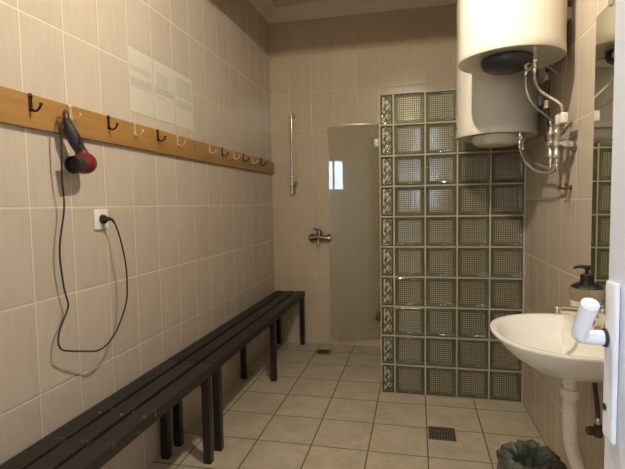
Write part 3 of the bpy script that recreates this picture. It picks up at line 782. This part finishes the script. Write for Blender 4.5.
# tap on the sink deck
TX, TY = 1.912, 1.690
tp = thing('basin_tap', (TX, TY, SKZ), 'chrome single-lever mixer tap on the back of the wash basin', 'tap')
TB = (TX, TY, SKZ)
b = BM(); lathe(b, [(.028, 0), (.029, .004), (.025, .010), (.023, .03), (.023, .062), (.025, .068), (.022, .084), (.010, .090), (0, .091)], TB, seg=26); obj('tap_body', b, 'chrome', tp, TB)
sp = catmull([(TX-.01, TY, SKZ+.050), (TX-.05, TY+.004, SKZ+.066), (TX-.10, TY+.010, SKZ+.072), (TX-.136, TY+.013, SKZ+.070)], 6)
b = BM(); tube(b, sp, [.0165-.004*i/(len(sp)-1) for i in range(len(sp))], 14); lathe(b, [(.0125, .014), (.014, .010), (.014, -.012), (.011, -.014)], sp[-1], seg=16); obj('spout', b, 'chrome', tp, TB)
b = BM(); tube(b, catmull([(TX, TY, SKZ+.086), (TX+.004, TY-.01, SKZ+.096), (TX-.01, TY-.04, SKZ+.108), (TX-.02, TY-.075, SKZ+.116)], 5), [.012, .0115, .011, .0105, .010, .010, .0095, .009, .009, .0085, .008, .008, .0075, .007, .007, .006], 12); obj('lever', b, 'chrome', tp, TB)
# soap dispenser
SX, SY_ = 1.902, 1.815
sd_ = thing('soap_dispenser', (SX, SY_, SKZ), 'squat clear soap dispenser with a black pump top on the back of the sink', 'soap dispenser')
DB = (SX, SY_, SKZ)
z0 = SKZ
b = BM(); lathe(b, [(.036, 0), (.040, .004), (.043, .03), (.049, .075), (.054, .110), (.056, .122), (.053, .129), (.046, .131)], DB, seg=32); bt = obj('bottle', b, 'clear', sd_, DB)
b = BM()
for k in range(12):
    a0, a1 = PI*1.00+.1*k, PI*1.00+.1*(k+1)
    q = [b.verts.new((SX+r_*math.cos(a), SY_+r_*math.sin(a), z0+h_)) for a, r_, h_ in ((a0, .0462, .03), (a1, .0462, .03), (a1, .0530, .085), (a0, .0530, .085))]
    b.faces.new(q)
bmesh.ops.remove_doubles(b, verts=b.verts, dist=1e-5)
bmesh.ops.solidify(b, geom=list(b.faces), thickness=-.0006)
obj('paper_label', b, 'label', bt, DB)
b = BM(); lathe(b, [(.050, .130), (.052, .133), (.046, .139), (.032, .146), (.022, .150), (.0215, .152), (.0215, .176), (.019, .179), (.008, .180), (.007, .198)], DB, seg=28); obj('pump_collar', b, 'black', sd_, DB)
b = BM(); lathe(b, [(.009, .196), (.011, .198), (.011, .208), (.009, .211)], DB, seg=16); tube(b, [(SX, SY_, z0+.204), (SX-.022, SY_+.004, z0+.206), (SX-.038, SY_+.007, z0+.203), (SX-.041, SY_+.0075, z0+.197)], [.0075, .006, .0052, .0045], 10); obj('pump_head', b, 'black', sd_, DB)

# ---------------------------------------------------------------- waste bin with a bag
WX, WY = 1.772, 2.04
BB = (WX, WY, 0)
wb = thing('waste_bin', BB, 'waste bin lined with a crumpled grey-green plastic bag on the floor under the sink', 'bin')
b = BM(); lathe(b, [(.088, 0), (.092, .004), (.112, .195), (.108, .198), (.089, .010), (0, .010)], BB, seg=36); obj('bin_body', b, 'bin', wb, BB)
b = BM(); seg = 72; rings = []
rnd = random.Random(3)
ph = [rnd.uniform(0, 6.28) for _ in range(8)]
prof = [(.106, .045), (.118, .08), (.124, .125), (.126, .165), (.126, .192), (.122, .210), (.110, .219), (.092, .216), (.078, .200), (.070, .160), (.05, .13), (.0, .125)]
for j, (r_, h_) in enumerate(prof):
    if r_ == 0: rings.append([b.verts.new((WX, WY, h_))]); continue
    L_ = []
    for k in range(seg):
        a = 2*PI*k/seg
        w = .006*math.sin(7*a+ph[0]+j*.6)+.005*math.sin(13*a+ph[1]-j*.9)+.004*math.sin(23*a+ph[2]+j*1.3)+.003*math.sin(31*a+ph[3]-j*1.7)
        if j < 1: w += .004*math.sin(5*a)
        w = max(w, -.003) if j < 5 else w
        zz_ = h_ + (.006*math.sin(3*a+ph[4]) + .003*math.sin(11*a+ph[5]) + .003*math.sin(19*a+ph[6]))*(1 if 3 < j < 9 else .4)
        if j == 0: zz_ = h_+.02*math.sin(5*a+ph[7])
        L_.append(b.verts.new((WX+(r_+w)*math.cos(a), WY+(r_+w)*math.sin(a), zz_)))
    rings.append(L_)
for A, Bq in zip(rings, rings[1:]):
    for k in range(seg):
        k2 = (k+1) % seg
        if len(Bq) == 1: b.faces.new((A[k], A[k2], Bq[0]))
        else: b.faces.new((A[k], A[k2], Bq[k2], Bq[k]))
obj('bin_bag', b, 'bag', wb, BB, label='crumpled translucent bag over the rim')

# ---------------------------------------------------------------- lamp under the added low ceiling part
LX, LY, LZ = 1.20, 1.46, 2.585
lp = thing('ceiling_lamp', (LX, LY, LZ), 'small warm lamp under the added low ceiling above the camera', 'lamp')
LB = (LX, LY, LZ)
b = BM(); lathe(b, [(.035, .0), (.035, -.0015), (.008, -.0025), (.006, -.004)], LB, seg=28); obj('lamp_base', b, 'whiteplastic', lp, LB)
b = BM(); lathe(b, [(.005, -.0035), (.010, -.006), (.0145, -.012), (.016, -.018), (.0145, -.026), (.009, -.031), (0, -.033)], LB, seg=28); obj('bulb', b, 'bulb', lp, LB)

# ---------------------------------------------------------------- world, camera, view
w = bpy.data.worlds.new('daylight'); S.world = w; w.use_nodes = True
bg = w.node_tree.nodes['Background']; bg.inputs[0].default_value = (.72, .84, 1.0, 1); bg.inputs[1].default_value = 29.0
pl = bpy.data.lights.new('window_portal', 'AREA'); pl.shape = 'RECTANGLE'; pl.size = WX1-WX0; pl.size_y = WZ1-WZ0; pl.cycles.is_portal = True
po = bpy.data.objects.new('window_portal', pl); COL.objects.link(po); po.location = (.5*(WX0+WX1), YC-.10, .5*(WZ0+WZ1)); po.rotation_euler = (PI/2, 0, PI)

pl = bpy.data.lights.new('window_portal', 'AREA'); pl.shape = 'RECTANGLE'; pl.size = W2Z1-W2Z0; pl.size_y = W2Y1-W2Y0; pl.cycles.is_portal = True  # portal of the added side window
po = bpy.data.objects.new('window_portal', pl); COL.objects.link(po); po.location = (-.10, .5*(W2Y0+W2Y1), .5*(W2Z0+W2Z1)); po.rotation_euler = (0, -PI/2, 0)

f, yaw, pitch, roll, cx, ch = 460.341, .2226, .0662, -.0172, 1.3049, 1.2931
c, s = math.cos(yaw), math.sin(yaw); cp_, sp_ = math.cos(pitch), math.sin(pitch); cr, sr = math.cos(roll), math.sin(roll)
r = V((c, s, 0)); fw = V((-s, c, 0)); F = fw*cp_+V((0, 0, -sp_)); U = fw*sp_+V((0, 0, cp_))
r2 = r*cr+U*sr; U2 = U*cr-r*sr
cam = bpy.data.cameras.new('camera'); co = bpy.data.objects.new('camera', cam); COL.objects.link(co)
mw = Matrix(((r2.x, U2.x, -F.x, cx), (r2.y, U2.y, -F.y, 0), (r2.z, U2.z, -F.z, ch), (0, 0, 0, 1)))
co.matrix_world = mw
cam.sensor_width = 36; cam.lens = f/625*36; cam.clip_start = .02
S.camera = co
vs = S.view_settings; vs.view_transform = 'Standard'; vs.look = 'None'; vs.gamma = 1; vs.exposure = 0.0; vs.use_curve_mapping = False
S.cycles.use_denoising = True
S.cycles.max_bounces = 14; S.cycles.transparent_max_bounces = 24; S.cycles.diffuse_bounces = 6; S.cycles.glossy_bounces = 6
S.cycles.sample_clamp_indirect = 3.0
S.cycles.caustics_reflective = False; S.cycles.caustics_refractive = False
